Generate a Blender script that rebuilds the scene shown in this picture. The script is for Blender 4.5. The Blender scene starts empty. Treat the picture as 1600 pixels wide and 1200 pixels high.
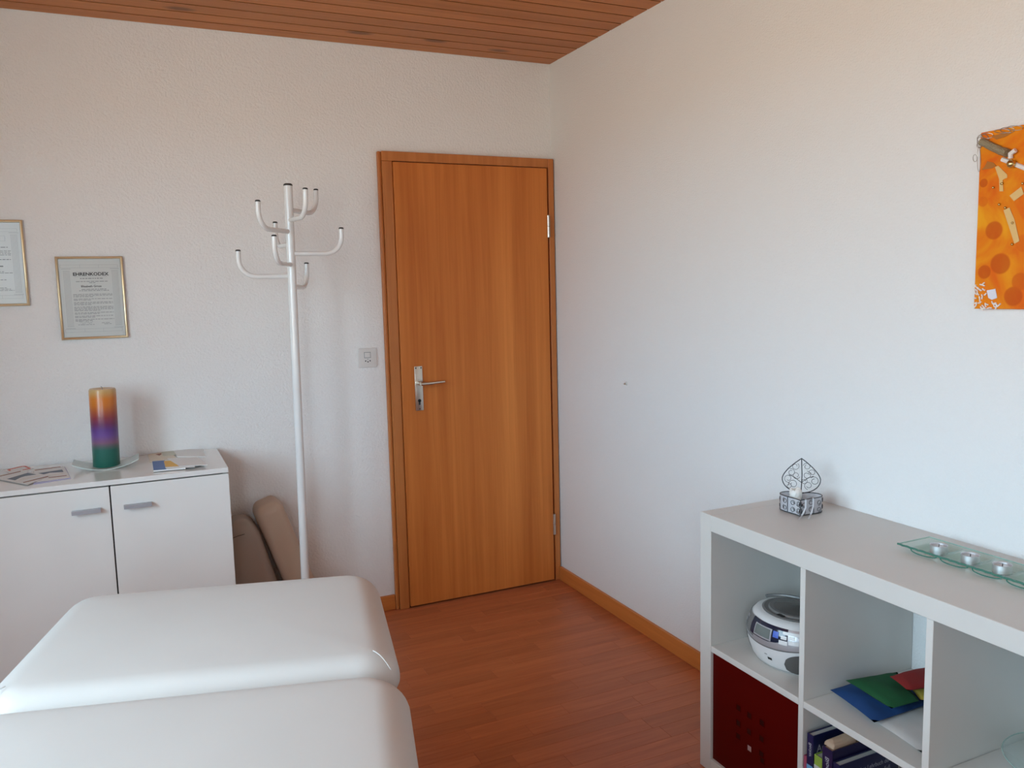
import bpy, bmesh, math, random
from mathutils import Vector, Matrix, noise
random.seed(7)
R = math.radians
SC = bpy.context.scene
COL = SC.collection

# ------------------------------------------------------------------ camera
FPX, YAW, PITCH, ROLL = 1283.2275, 0.4313, -0.1153, -0.0247
CAM = Vector((-1.8604, -3.5368, 1.4446))
H = 2.4834                    # ceiling height
LX, FY = -3.1, -4.9           # left wall and wall behind the camera
_f = Vector((math.sin(YAW)*math.cos(PITCH), math.cos(YAW)*math.cos(PITCH), math.sin(PITCH)))
_r = Vector((math.cos(YAW), -math.sin(YAW), 0)); _u = _r.cross(_f)
_c, _s = math.cos(ROLL), math.sin(ROLL)
CR, CU = _c*_r + _s*_u, -_s*_r + _c*_u
cam_d = bpy.data.cameras.new('camera'); cam = bpy.data.objects.new('camera', cam_d); COL.objects.link(cam)
cam_d.sensor_width = 36; cam_d.lens = FPX/1600*36; cam_d.clip_start = .02
M = Matrix(((CR.x, CU.x, -_f.x, CAM.x), (CR.y, CU.y, -_f.y, CAM.y), (CR.z, CU.z, -_f.z, CAM.z), (0, 0, 0, 1)))
cam.matrix_world = M
SC.camera = cam
def pix(u, v, ax, val):
    """point where the sight line through photo pixel (u, v) meets the plane axis = val"""
    d = _f + (u-800)/FPX*CR + (600-v)/FPX*CU
    return CAM + d*((val - CAM[ax])/d[ax])

# ------------------------------------------------------------------ light
W = bpy.data.worlds.new('sky'); SC.world = W; W.use_nodes = True
wt = W.node_tree; bg = wt.nodes['Background']; bg.inputs['Strength'].default_value = 15.5
_tc = wt.nodes.new('ShaderNodeTexCoord'); _sp = wt.nodes.new('ShaderNodeSeparateXYZ'); _mr = wt.nodes.new('ShaderNodeMapRange'); _mr.interpolation_type = 'SMOOTHSTEP'
_mr.inputs[1].default_value = -.03; _mr.inputs[2].default_value = .03
_mx = wt.nodes.new('ShaderNodeMix'); _mx.data_type = 'RGBA'; _mx.inputs[6].default_value = (.58, .525, .445, 1); _mx.inputs[7].default_value = (.635, .86, 1.06, 1)   # sunlit ground below, pale blue sky above
wt.links.new(_tc.outputs['Generated'], _sp.inputs[0]); wt.links.new(_sp.outputs['Z'], _mr.inputs[0]); wt.links.new(_mr.outputs[0], _mx.inputs[0]); wt.links.new(_mx.outputs[2], bg.inputs['Color'])
WIN1 = (-2.40, -1.40, 0.95, 2.20)      # y0, y1, z0, z1, both in the left wall
WIN2 = (-3.80, -2.70, 0.85, 2.20)
def area(name, loc, rot, sx, sy, power, color):
    d = bpy.data.lights.new(name, 'AREA'); d.shape = 'RECTANGLE'; d.size = sx; d.size_y = sy; d.energy = power; d.color = color
    o = bpy.data.objects.new(name, d); COL.objects.link(o); o.location = loc; o.rotation_euler = rot
    return o
WIN3 = (-3.0, -2.4, 0.85, 2.25)      # x0, x1, z0, z1 of the fill window added behind the camera
# light portals: they only tell the renderer where the sky comes in
for nm, wn in (('portal_small_window', WIN1), ('portal_wide_window', WIN2)):
    area(nm, (LX-.13, (wn[0]+wn[1])/2, (wn[2]+wn[3])/2), (0, R(-90), 0), wn[3]-wn[2], wn[1]-wn[0], 1, (1, 1, 1)).data.cycles.is_portal = True
area('portal_fill_window', ((WIN3[0]+WIN3[1])/2, FY-.13, (WIN3[2]+WIN3[3])/2), (R(90), 0, 0), WIN3[1]-WIN3[0], WIN3[3]-WIN3[2], 1, (1, 1, 1)).data.cycles.is_portal = True
SC.cycles.caustics_reflective = False; SC.cycles.caustics_refractive = False
SC.view_settings.view_transform = 'Standard'; SC.view_settings.look = 'None'
SC.view_settings.exposure = 0.09; SC.view_settings.gamma = 1; SC.view_settings.use_curve_mapping = False

# ------------------------------------------------------------------ helpers
def bm_new(): return bmesh.new()
def obj(name, bm, m, parent=None, smooth=True, angle=35):
    me = bpy.data.meshes.new(name)
    bmesh.ops.recalc_face_normals(bm, faces=bm.faces)
    bm.to_mesh(me); bm.free()
    if smooth:
        me.polygons.foreach_set('use_smooth', [True]*len(me.polygons)); me.set_sharp_from_angle(angle=R(angle))
    for x in (m if isinstance(m, (list, tuple)) else [m]): me.materials.append(x)
    o = bpy.data.objects.new(name, me); COL.objects.link(o)
    if parent: o.parent = parent
    return o
def tag(o, label=None, cat=None, group=None, kind=None):
    if label: o['label'] = label
    if cat: o['category'] = cat
    if group: o['group'] = group
    if kind: o['kind'] = kind
    return o
def thing(name, label, cat, loc=(0, 0, 0), rot=(0, 0, 0), group=None, kind=None):
    o = bpy.data.objects.new(name, None); COL.objects.link(o); o.empty_display_size = .05
    o.location = loc; o.rotation_euler = rot
    return tag(o, label, cat, group, kind)
def copy_tree(o, parent=None):
    c = o.copy(); COL.objects.link(c); c.parent = parent
    for ch in o.children: copy_tree(ch, c)
    return c
def box(bm, a, b, bev=0, seg=2):
    x0, y0, z0 = a; x1, y1, z1 = b
    if x0 > x1: x0, x1 = x1, x0
    if y0 > y1: y0, y1 = y1, y0
    if z0 > z1: z0, z1 = z1, z0
    v = [bm.verts.new(p) for p in ((x0,y0,z0),(x1,y0,z0),(x1,y1,z0),(x0,y1,z0),(x0,y0,z1),(x1,y0,z1),(x1,y1,z1),(x0,y1,z1))]
    fs = [bm.faces.new([v[i] for i in q]) for q in ((3,2,1,0),(4,5,6,7),(0,1,5,4),(1,2,6,5),(2,3,7,6),(3,0,4,7))]
    if bev:
        es = {e for f in fs for e in f.edges}
        bmesh.ops.bevel(bm, geom=list(es), offset=bev, segments=seg, affect='EDGES', profile=.5)
    return bm
def bx(a, b, bev=0, seg=2): return box(bm_new(), a, b, bev, seg)
def tube(bm, pts, r, seg=8, closed=False, caps=True, r_end=None):
    pts = [Vector(p) for p in pts]; n = len(pts); rings = []
    t0 = (pts[1]-pts[0]).normalized(); nrm = t0.orthogonal().normalized()
    for i, p in enumerate(pts):
        if closed: t = (pts[(i+1) % n]-pts[i-1]).normalized()
        elif i == 0: t = t0
        elif i == n-1: t = (pts[-1]-pts[-2]).normalized()
        else: t = ((pts[i+1]-p).normalized()+(p-pts[i-1]).normalized()).normalized()
        nrm = (nrm - t*nrm.dot(t)); nrm = nrm.normalized() if nrm.length > 1e-6 else t.orthogonal().normalized()
        bn = t.cross(nrm)
        rr = r if r_end is None else r + (r_end-r)*i/(n-1)
        rings.append([bm.verts.new(p + (nrm*math.cos(2*math.pi*k/seg)+bn*math.sin(2*math.pi*k/seg))*rr) for k in range(seg)])
    m = n if closed else n-1
    for i in range(m):
        a, b = rings[i], rings[(i+1) % n]
        for k in range(seg): bm.faces.new((a[k], a[(k+1) % seg], b[(k+1) % seg], b[k]))
    if caps and not closed: bm.faces.new(rings[0][::-1]); bm.faces.new(rings[-1])
    return bm
def lathe(bm, prof, seg=32, sx=1, sy=1, c=(0, 0, 0)):
    rings = []
    for r, z in prof:
        if r < 1e-6: rings.append([bm.verts.new((c[0], c[1], c[2]+z))])
        else: rings.append([bm.verts.new((c[0]+r*sx*math.cos(2*math.pi*k/seg), c[1]+r*sy*math.sin(2*math.pi*k/seg), c[2]+z)) for k in range(seg)])
    for a, b in zip(rings, rings[1:]):
        for k in range(seg):
            k2 = (k+1) % seg
            if len(a) == 1 and len(b) == 1: continue
            if len(a) == 1: bm.faces.new((a[0], b[k2], b[k]))
            elif len(b) == 1: bm.faces.new((a[k], a[k2], b[0]))
            else: bm.faces.new((a[k], a[k2], b[k2], b[k]))
    if len(rings[0]) > 1: bm.faces.new(rings[0][::-1])
    if len(rings[-1]) > 1: bm.faces.new(rings[-1])
    return bm
def rr(hx, hy, r, n):
    r = max(min(r, hx, hy), 1e-4); out = []
    for cx, cy, a0 in ((hx-r, hy-r, 0), (-hx+r, hy-r, 90), (-hx+r, -hy+r, 180), (hx-r, -hy+r, 270)):
        for k in range(n+1): a = R(a0+90*k/n); out.append((cx+r*math.cos(a), cy+r*math.sin(a)))
    return out
def slab(bm, hx, hy, t, rp, re, rb=None, n=6, m=6, crown=0, inner=5):
    """cushion-like slab standing on z=0: plan radius rp, top edge radius re, bottom edge radius rb"""
    rb = re if rb is None else rb; rows = []
    for k in range(m+1): a = R(90*k/m); rows.append((rb*(1-math.sin(a)), rb*(1-math.cos(a))))
    for k in range(m+1): a = R(90*k/m); rows.append((re*(1-math.cos(a)), t-re+re*math.sin(a)))
    h = min(hx, hy)
    for k in range(1, inner+1): rows.append((re+(h*.9-re)*k/inner, t))
    rings = []
    for i, z in rows:
        s = max(0, min(1, i/h)); zz = z + (crown*(1-(1-s)**2)*(1 if z > t*.5 else 0))
        rings.append([bm.verts.new((x, y, zz)) for x, y in rr(hx-i, hy-i, max(rp-i, .12*h*(1-s)+.001), n)])
    q = len(rings[0])
    for a, b in zip(rings, rings[1:]):
        for k in range(q): bm.faces.new((a[k], a[(k+1) % q], b[(k+1) % q], b[k]))
    bm.faces.new(rings[0][::-1]); bm.faces.new(rings[-1])
    return bm
def poly_prism(bm, pts, n, th):
    """prism over a polygon of world points, thickness th along n"""
    n = Vector(n).normalized()*th
    a = [bm.verts.new(p) for p in pts]; b = [bm.verts.new(Vector(p)+n) for p in pts]
    bm.faces.new(a[::-1]); bm.faces.new(b)
    for i in range(len(a)): j = (i+1) % len(a); bm.faces.new((a[i], a[j], b[j], b[i]))
    return bm
def text_bm(s, size, align='LEFT', bold=0.0, shear=0, sx=1):
    cu = bpy.data.curves.new('t', 'FONT'); cu.body = s; cu.size = size; cu.align_x = align; cu.offset = bold; cu.shear = shear; cu.resolution_u = 3
    o = bpy.data.objects.new('t', cu); COL.objects.link(o)
    dg = bpy.context.evaluated_depsgraph_get(); me = bpy.data.meshes.new_from_object(o.evaluated_get(dg))
    bm = bm_new(); bm.from_mesh(me); bpy.data.objects.remove(o); bpy.data.curves.remove(cu); bpy.data.meshes.remove(me)
    for v in bm.verts: v.co.x *= sx
    return bm
def xf(bm, m):
    bmesh.ops.transform(bm, matrix=m, verts=bm.verts); return bm
def frame_m(o, ex, ey, ez):
    return Matrix(((ex[0], ey[0], ez[0], o[0]), (ex[1], ey[1], ez[1], o[1]), (ex[2], ey[2], ez[2], o[2]), (0, 0, 0, 1)))

# ------------------------------------------------------------------ materials
def mat(name, col, rough=.5, metal=0, spec=.5, coat=0, bump=None, sss=0):
    m = bpy.data.materials.new(name); m.use_nodes = True; t = m.node_tree; p = t.nodes['Principled BSDF']
    p.inputs['Base Color'].default_value = (*col, 1); p.inputs['Roughness'].default_value = rough; p.inputs['Metallic'].default_value = metal
    p.inputs['Specular IOR Level'].default_value = spec; p.inputs['Coat Weight'].default_value = coat
    if sss: p.inputs['Subsurface Weight'].default_value = sss; p.inputs['Subsurface Radius'].default_value = (.02, .01, .006)
    tc = t.nodes.new('ShaderNodeTexCoord'); nz = t.nodes.new('ShaderNodeTexNoise'); t.links.new(tc.outputs['Object'], nz.inputs['Vector'])
    sc, st, dist = bump or (260, .04, .0005)
    nz.inputs['Scale'].default_value = sc; nz.inputs['Detail'].default_value = 3
    b = t.nodes.new('ShaderNodeBump'); b.inputs['Strength'].default_value = st; b.inputs['Distance'].default_value = dist
    t.links.new(nz.outputs['Fac'], b.inputs['Height']); t.links.new(b.outputs['Normal'], p.inputs['Normal'])
    # faint tonal variation of the surface
    n2 = t.nodes.new('ShaderNodeTexNoise'); n2.inputs['Scale'].default_value = 6; t.links.new(tc.outputs['Object'], n2.inputs['Vector'])
    mx = t.nodes.new('ShaderNodeMix'); mx.data_type = 'RGBA'
    mx.inputs[6].default_value = (*[c*.96 for c in col], 1); mx.inputs[7].default_value = (*[min(1, c*1.03) for c in col], 1)
    t.links.new(n2.outputs['Fac'], mx.inputs[0]); t.links.new(mx.outputs[2], p.inputs['Base Color'])
    return m
def wood(name, dark, light, grain='X', gs=(2.2, 60, 60), rough=.4, vary=.25, knots=0, band=0, spec=.4):
    m = bpy.data.materials.new(name); m.use_nodes = True; t = m.node_tree; p = t.nodes['Principled BSDF']; N = t.nodes.new; L = t.links.new
    p.inputs['Roughness'].default_value = rough; p.inputs['Specular IOR Level'].default_value = spec
    tc = N('ShaderNodeTexCoord'); oi = N('ShaderNodeObjectInfo'); ge = N('ShaderNodeNewGeometry')
    ad = N('ShaderNodeMath'); ad.operation = 'ADD'; L(oi.outputs['Random'], ad.inputs[0]); L(ge.outputs['Random Per Island'], ad.inputs[1])
    fr = N('ShaderNodeMath'); fr.operation = 'FRACT'; L(ad.outputs[0], fr.inputs[0])
    sh = N('ShaderNodeVectorMath'); sh.operation = 'SCALE'; sh.inputs[0].default_value = (17, 29, 41); L(fr.outputs[0], sh.inputs['Scale'])
    va = N('ShaderNodeVectorMath'); va.operation = 'ADD'; L(tc.outputs['Object'], va.inputs[0]); L(sh.outputs[0], va.inputs[1])
    mp = N('ShaderNodeMapping'); mp.inputs['Scale'].default_value = gs; L(va.outputs[0], mp.inputs['Vector'])
    nz = N('ShaderNodeTexNoise'); nz.inputs['Scale'].default_value = 1; nz.inputs['Detail'].default_value = 5; nz.inputs['Roughness'].default_value = .6; nz.inputs['Distortion'].default_value = .6
    L(mp.outputs[0], nz.inputs['Vector'])
    mix = N('ShaderNodeMix'); mix.data_type = 'RGBA'; mix.inputs[6].default_value = (*dark, 1); mix.inputs[7].default_value = (*light, 1)
    rp = N('ShaderNodeMapRange'); rp.inputs[1].default_value = .3; rp.inputs[2].default_value = .7; L(nz.outputs['Fac'], rp.inputs[0])
    fac = rp.outputs[0]
    if band:
        bm_ = N('ShaderNodeMapping'); bm_.inputs['Scale'].default_value = tuple(s*band for s in gs); L(va.outputs[0], bm_.inputs['Vector'])
        n3 = N('ShaderNodeTexNoise'); n3.inputs['Scale'].default_value = 1; n3.inputs['Detail'].default_value = 2; n3.inputs['Distortion'].default_value = .4; L(bm_.outputs[0], n3.inputs['Vector'])
        r3 = N('ShaderNodeMapRange'); r3.inputs[1].default_value = .32; r3.inputs[2].default_value = .68; L(n3.outputs['Fac'], r3.inputs[0])
        a3 = N('ShaderNodeMath'); a3.operation = 'MULTIPLY_ADD'; a3.inputs[1].default_value = .4
        s3 = N('ShaderNodeMath'); s3.operation = 'MULTIPLY'; s3.inputs[1].default_value = .6
        L(rp.outputs[0], a3.inputs[0]); L(r3.outputs[0], s3.inputs[0]); L(s3.outputs[0], a3.inputs[2]); fac = a3.outputs[0]
    L(fac, mix.inputs[0])
    hv = N('ShaderNodeHueSaturation'); mr = N('ShaderNodeMapRange'); mr.inputs[3].default_value = 1-vary; mr.inputs[4].default_value = 1+vary
    L(fr.outputs[0], mr.inputs[0]); L(mr.outputs[0], hv.inputs['Value']); L(mix.outputs[2], hv.inputs['Color'])
    out = hv.outputs['Color']
    if knots:
        vo = N('ShaderNodeTexVoronoi'); vo.inputs['Scale'].default_value = knots
        mk = N('ShaderNodeMapping'); mk.inputs['Scale'].default_value = (.5, 1.2, 1.2); L(va.outputs[0], mk.inputs['Vector']); L(mk.outputs[0], vo.inputs['Vector'])
        kr = N('ShaderNodeMapRange'); kr.inputs[1].default_value = .07; kr.inputs[2].default_value = .15; kr.inputs[3].default_value = .75; kr.inputs[4].default_value = 0; L(vo.outputs['Distance'], kr.inputs[0])
        km = N('ShaderNodeMix'); km.data_type = 'RGBA'; km.inputs[7].default_value = (*[c*.3 for c in dark], 1); L(kr.outputs[0], km.inputs[0]); L(out, km.inputs[6]); out = km.outputs[2]
    L(out, p.inputs['Base Color'])
    b = N('ShaderNodeBump'); b.inputs['Strength'].default_value = .05; b.inputs['Distance'].default_value = .0006; L(nz.outputs['Fac'], b.inputs['Height']); L(b.outputs['Normal'], p.inputs['Normal'])
    return m
def glass(name, tint, gloss=.08, fres=1.45, rough=.02):
    """thin clear pane: tinted see-through plus Fresnel gloss"""
    m = bpy.data.materials.new(name); m.use_nodes = True; t = m.node_tree; N = t.nodes.new; L = t.links.new
    for n in list(t.nodes): t.nodes.remove(n)
    o = N('ShaderNodeOutputMaterial'); tr = N('ShaderNodeBsdfTransparent'); tr.inputs['Color'].default_value = (*tint, 1)
    g = N('ShaderNodeBsdfGlossy'); g.inputs['Roughness'].default_value = rough
    lw = N('ShaderNodeLayerWeight'); pw = N('ShaderNodeMath'); pw.operation = 'POWER'; pw.inputs[1].default_value = 4; L(lw.outputs['Facing'], pw.inputs[0])
    fr = N('ShaderNodeMath'); fr.operation = 'MULTIPLY_ADD'; fr.inputs[1].default_value = .7; fr.inputs[2].default_value = .045; L(pw.outputs[0], fr.inputs[0])
    mx = N('ShaderNodeMixShader'); L(fr.outputs[0], mx.inputs[0]); L(tr.outputs[0], mx.inputs[1]); L(g.outputs[0], mx.inputs[2]); L(mx.outputs[0], o.inputs['Surface'])
    return m
def frosted(name, col, alpha):
    m = bpy.data.materials.new(name); m.use_nodes = True; p = m.node_tree.nodes['Principled BSDF']
    p.inputs['Base Color'].default_value = (*col, 1); p.inputs['Alpha'].default_value = alpha; p.inputs['Roughness'].default_value = .25
    return m
def plaster(name, col, scale, st):
    m = bpy.data.materials.new(name); m.use_nodes = True; t = m.node_tree; p = t.nodes['Principled BSDF']; N = t.nodes.new; L = t.links.new
    p.inputs['Roughness'].default_value = .85; p.inputs['Specular IOR Level'].default_value = .25
    tc = N('ShaderNodeTexCoord'); n1 = N('ShaderNodeTexNoise'); n1.inputs['Scale'].default_value = scale; n1.inputs['Detail'].default_value = 4; n1.inputs['Roughness'].default_value = .6
    n2 = N('ShaderNodeTexVoronoi'); n2.inputs['Scale'].default_value = scale*.8
    L(tc.outputs['Object'], n1.inputs['Vector']); L(tc.outputs['Object'], n2.inputs['Vector'])
    a = N('ShaderNodeMath'); a.operation = 'MULTIPLY_ADD'; a.inputs[1].default_value = .2; L(n2.outputs['Distance'], a.inputs[0]); L(n1.outputs['Fac'], a.inputs[2])
    b = N('ShaderNodeBump'); b.inputs['Strength'].default_value = st; b.inputs['Distance'].default_value = .006; L(a.outputs[0], b.inputs['Height']); L(b.outputs['Normal'], p.inputs['Normal'])
    n3 = N('ShaderNodeTexNoise'); n3.inputs['Scale'].default_value = 2.5; n3.inputs['Detail'].default_value = 3; L(tc.outputs['Object'], n3.inputs['Vector'])
    mx = N('ShaderNodeMix'); mx.data_type = 'RGBA'; mx.inputs[6].default_value = (*[c*.975 for c in col], 1); mx.inputs[7].default_value = (*col, 1); L(n3.outputs['Fac'], mx.inputs[0]); L(mx.outputs[2], p.inputs['Base Color'])
    return m

m_wall = plaster('white_plaster', (.885, .872, .855), 105, .7)  # lighter than the right wall's plaster: missing light put into the colour
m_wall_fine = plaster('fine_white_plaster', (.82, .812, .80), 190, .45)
m_floor = wood('beech_parquet', (.40, .110, .040), (.52, .165, .063), gs=(3, 40, 40), rough=.38, vary=.10)
m_base = mat('dark_subfloor', (.10, .045, .02), .7)
m_ceil = wood('larch_boards', (.44, .142, .034), (.56, .20, .056), gs=(1.6, 45, 45), rough=.5, vary=.10, knots=4.5)
m_groove = mat('dark_groove', (.07, .028, .01), .9)
m_door = wood('oak_veneer', (.44, .110, .019), (.76, .260, .060), gs=(34, 34, 1.1), rough=.42, vary=.0, band=.22, spec=.22)
m_jamb = wood('oak_frame', (.46, .145, .034), (.58, .205, .055), gs=(40, 40, 1.4), rough=.4, vary=.05)
m_skirt = wood('skirting_wood', (.54, .165, .034), (.64, .22, .052), gs=(2, 2, 40), rough=.4, vary=.04)
m_white = mat('white_melamine', (.63, .60, .56), .36)
m_gloss = mat('glossy_white_lacquer', (.82, .81, .785), .14, coat=.3, bump=(3, .03, .01))
m_leather = mat('white_leatherette', (.635, .615, .585), .45, bump=(900, .12, .0006))
m_enamel = mat('white_enamel', (.80, .80, .79), .18, coat=.4)
m_black = mat('black_plastic', (.012, .012, .013), .4)
m_dark = mat('dark_gap', (.02, .018, .016), .8)
m_gold = mat('gold_frame', (.82, .66, .42), .36, metal=1)
m_steel = mat('brushed_nickel', (.66, .62, .55), .3, metal=1)
m_alu = mat('aluminium', (.80, .80, .82), .42, metal=.85)
m_grip = mat('satin_grey_metal', (.44, .44, .47), .4, metal=.6)
m_paper = mat('certificate_paper', (.60, .62, .60), .35, coat=.2)
m_ink = mat('print_ink', (.04, .04, .045), .7)
m_inkgrey = mat('grey_print', (.22, .23, .24), .7)
m_inkpale = mat('pale_print', (.33, .35, .36), .7)
m_switch = mat('switch_plastic', (.74, .71, .68), .35)
m_beige = mat('beige_leatherette', (.50, .36, .265), .45, bump=(700, .1, .0006))
m_taupe = mat('taupe_leatherette', (.36, .28, .225), .5, bump=(700, .1, .0006))
m_glass = glass('window_glass', (.97, .99, .98))
m_gtray = glass('green_tray_glass', (.74, .88, .82))
m_gedge = mat('green_glass_edge', (.055, .18, .135), .15, coat=.2)
m_frost = frosted('frosted_glass', (.72, .80, .76), .62)
m_paperw = mat('white_paper', (.80, .79, .77), .6)
m_cream = mat('cream_paper', (.74, .66, .54), .6)
m_blue = mat('blue_print', (.10, .20, .46), .5)
m_yellow = mat('yellow_print', (.80, .46, .05), .5)
m_red = mat('red_print', (.62, .12, .08), .5)
m_brown = mat('brown_print', (.30, .13, .08), .6)
m_slate = mat('slate_print', (.12, .16, .21), .5)
m_lilac = mat('lilac_paper', (.52, .52, .74), .6)

# ------------------------------------------------------------------ room shell
T = .3
floor = tag(obj('floor', bx((LX, FY, -.1), (0, 0, -.009)), m_base, smooth=False), 'reddish brown beech strip parquet floor between bench, door and shelf', 'floor', kind='structure')
SW = .0702; strips = []
row = 0; y = 0.0
while y > FY+.02:
    y1 = max(y-SW, FY); x = 0.0; first = True
    while x > LX+.001:
        L_ = random.choice((.36, .42, .48, .54)); L_ = random.uniform(.1, .5) if first else L_; first = False
        x1 = max(x-L_, LX)
        if x1-LX < .05: x1 = LX
        strips.append((x1, y1, x, y)); x = x1
    y = y1
def strip_rank(s):
    cx, cy = (s[0]+s[2])/2, (s[1]+s[3])/2
    vis = -1.25 < cx and cy > -1.75
    return (0 if vis else 1, (cx+.7)**2+(cy+.6)**2)
strips.sort(key=strip_rank)
rest = bm_new()
for i, (x0, y0, x1, y1) in enumerate(strips):
    g = .0003
    if i < 300:
        cx, cy = (x0+x1)/2, (y0+y1)/2
        o = obj('parquet_strip', bx((x0-cx+g, y0-cy+g, -.009), (x1-cx-g, y1-cy-g, 0), .0004, 1), m_floor, floor, smooth=False); o.location = (cx, cy, 0)
    else: box(rest, (x0+g, y0+g, -.009), (x1-g, y1-g, 0))
tag(obj('parquet_strip_field', rest, m_floor, floor, smooth=False), kind='stuff')

ceiling = tag(obj('ceiling', bx((LX, FY, H+.012), (0, 0, H+.15)), m_groove, smooth=False), 'orange brown tongue and groove board ceiling with knots', 'ceiling', kind='structure')
y = 0.0; k = 0
bme = bm_new()      # undercut edges leave a shadow groove between neighbouring boards
_q = [[bme.verts.new((x_, y_, z_)) for y_, z_ in ((-.0416, 0), (.0416, 0), (.0416, .0006), (.028, .012), (-.028, .012), (-.0416, .0006))] for x_ in (LX/2, -LX/2)]
bme.faces.new(_q[0]); bme.faces.new(_q[1][::-1])
for i in range(6): bme.faces.new((_q[0][i], _q[0][(i+1) % 6], _q[1][(i+1) % 6], _q[1][i]))
b0 = obj('ceiling_board', bme, m_ceil, ceiling, smooth=False)
while y > FY-.001:
    o = b0 if k == 0 else b0.copy()
    if k: COL.objects.link(o)
    o.location = (LX/2, y-.045, H); y -= .09; k += 1

tag(obj('wall_back', bx((LX-T, 0, -.1), (T, T, H+.15)), m_wall, smooth=False), 'white rough plaster wall with the door and certificates', 'wall', kind='structure')
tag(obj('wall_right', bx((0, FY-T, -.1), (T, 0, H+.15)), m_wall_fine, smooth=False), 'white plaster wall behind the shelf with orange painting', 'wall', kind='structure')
w = bm_new(); ye = 0.0
for y0, y1, z0, z1 in (WIN1, WIN2):
    box(w, (LX-T, y1, -.1), (LX, ye, H+.15)); box(w, (LX-T, y0, -.1), (LX, y1, z0)); box(w, (LX-T, y0, z1), (LX, y1, H+.15)); ye = y0
box(w, (LX-T, FY, -.1), (LX, ye, H+.15))
tag(obj('wall_left', w, m_wall, smooth=False), 'white plaster wall with two windows, left of the photo', 'wall', kind='structure')
w = bm_new(); x0, x1, z0, z1 = WIN3
box(w, (LX-T, FY-T, -.1), (x0, FY, H+.15)); box(w, (x1, FY-T, -.1), (0, FY, H+.15)); box(w, (x0, FY-T, -.1), (x1, FY, z0)); box(w, (x0, FY-T, z1), (x1, FY, H+.15))
tag(obj('wall_front', w, m_wall, smooth=False), 'white plaster wall with an added fill window behind the camera', 'wall', kind='structure')
def window(name, label, lo, hi, ax, mull):
    t = thing(name, label, 'window', kind='structure')
    a0, a1, z0, z1 = lo[0], hi[0], lo[1], hi[1]; fw = .05
    def P(a, d, z): return (a, FY-.09+d, z) if ax == 0 else (LX-.09+d, a, z)
    f = bm_new()
    for (p, q) in (((a0, z0), (a0+fw, z1)), ((a1-fw, z0), (a1, z1)), ((a0+fw, z0), (a1-fw, z0+fw)), ((a0+fw, z1-fw), (a1-fw, z1))): box(f, P(p[0], -.03, p[1]), P(q[0], .03, q[1]))
    for mu in mull: box(f, P(mu-.03, -.03, z0+fw), P(mu+.03, .03, z1-fw))
    obj('window_frame', f, m_white, t, smooth=False)
    ed = [a0+fw]+[v for mu in mull for v in (mu-.03, mu+.03)]+[a1-fw]
    for a, b in zip(ed[::2], ed[1::2]): obj('pane', bx(P(a, -.004, z0+fw), P(b, .004, z1-fw)), m_glass, t, smooth=False)
    obj('window_sill', bx(P(a0, .03, z0-.0), P(a1, .16, z0+.02)), m_white, t, smooth=False)
    return t
window('window_1', 'single pane window in the left wall near the sideboard', (WIN1[0], WIN1[2]), (WIN1[1], WIN1[3]), 1, [])
window('window_2', 'wide two pane window in the left wall beside the camera', (WIN2[0], WIN2[2]), (WIN2[1], WIN2[3]), 1, [(WIN2[0]+WIN2[1])/2])
window('window_3', 'slim fill window added in the wall behind the camera', (WIN3[0], WIN3[2]), (WIN3[1], WIN3[3]), 0, [])  # added as fill to brighten the back wall and sideboard
tag(obj('baseboard_right', bx((-.015, FY, 0), (0, -.036, .068), .002, 1), m_skirt, smooth=False), 'orange brown wooden skirting board below the right wall', 'baseboard', kind='structure')
tag(obj('baseboard_back', bx((LX, -.015, 0), (-.853, 0, .068), .002, 1), m_skirt, smooth=False), 'short orange brown skirting board left of the door', 'baseboard', kind='structure')

# door
D = thing('door_1', 'closed oak veneer door with nickel lever handle in the corner', 'door', (-.42, 0, 0), kind='structure')
dx = .42
def jm(*a): return a
j = bm_new(); box(j, (-.836+dx, -.034, 0), (-.7915+dx, 0, 2.005), .002, 1); obj('jamb', j, m_jamb, D, smooth=False)
j = bm_new(); box(j, (-.852+dx, -.022, 0), (-.8365+dx, 0, 2.046), .004, 2); obj('casing_strip', j, m_jamb, D, smooth=False)
j = bm_new(); box(j, (-.034+dx, -.034, 0), (-.006+dx, 0, 2.046), .002, 1); obj('jamb', j, m_jamb, D, smooth=False)
j = bm_new(); box(j, (-.0505+dx, -.016, 0), (-.0345+dx, 0, 2.005), .001, 1); obj('hinge_rebate', j, m_jamb, D, smooth=False)
j = bm_new(); box(j, (-.836+dx, -.034, 2.0055), (-.0345+dx, 0, 2.046), .002, 1); obj('head', j, m_jamb, D, smooth=False)
leaf = obj('door_leaf', bx((-.7895+dx, -.042, .009), (-.046+dx, -.001, 2.001), .002, 2), m_door, D, smooth=False)
obj('threshold_shade', bx((-.7915+dx, -.02, 0), (-.05+dx, -.001, .008)), m_dark, D, smooth=False)  # dark block painting in the shade of the gap under the door
px = -.7125+dx
pl = bm_new(); box(pl, (px-.0185, -.047, .912), (px+.0185, -.042, 1.112), .0018, 2); obj('handle_plate', pl, m_steel, leaf)
lv = bm_new(); tube(lv, [(px, -.046, 1.036), (px, -.055, 1.036)], .0165, 20); tube(lv, [(px, -.055, 1.036), (px, -.085, 1.036)], .0085, 16)
tube(lv, [(px-.004, -.089, 1.036), (px+.03, -.090, 1.036), (px+.07, -.090, 1.038), (px+.108, -.089, 1.0395)], .0092, 14, r_end=.0045)
obj('lever_handle', lv, m_steel, leaf)
ky = bm_new(); tube(ky, [(px, -.0475, .957), (px, -.0485, .957)], .0075, 16); box(ky, (px-.004, -.0485, .938), (px+.004, -.0474, .957)); obj('keyhole', ky, m_black, leaf)
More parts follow.
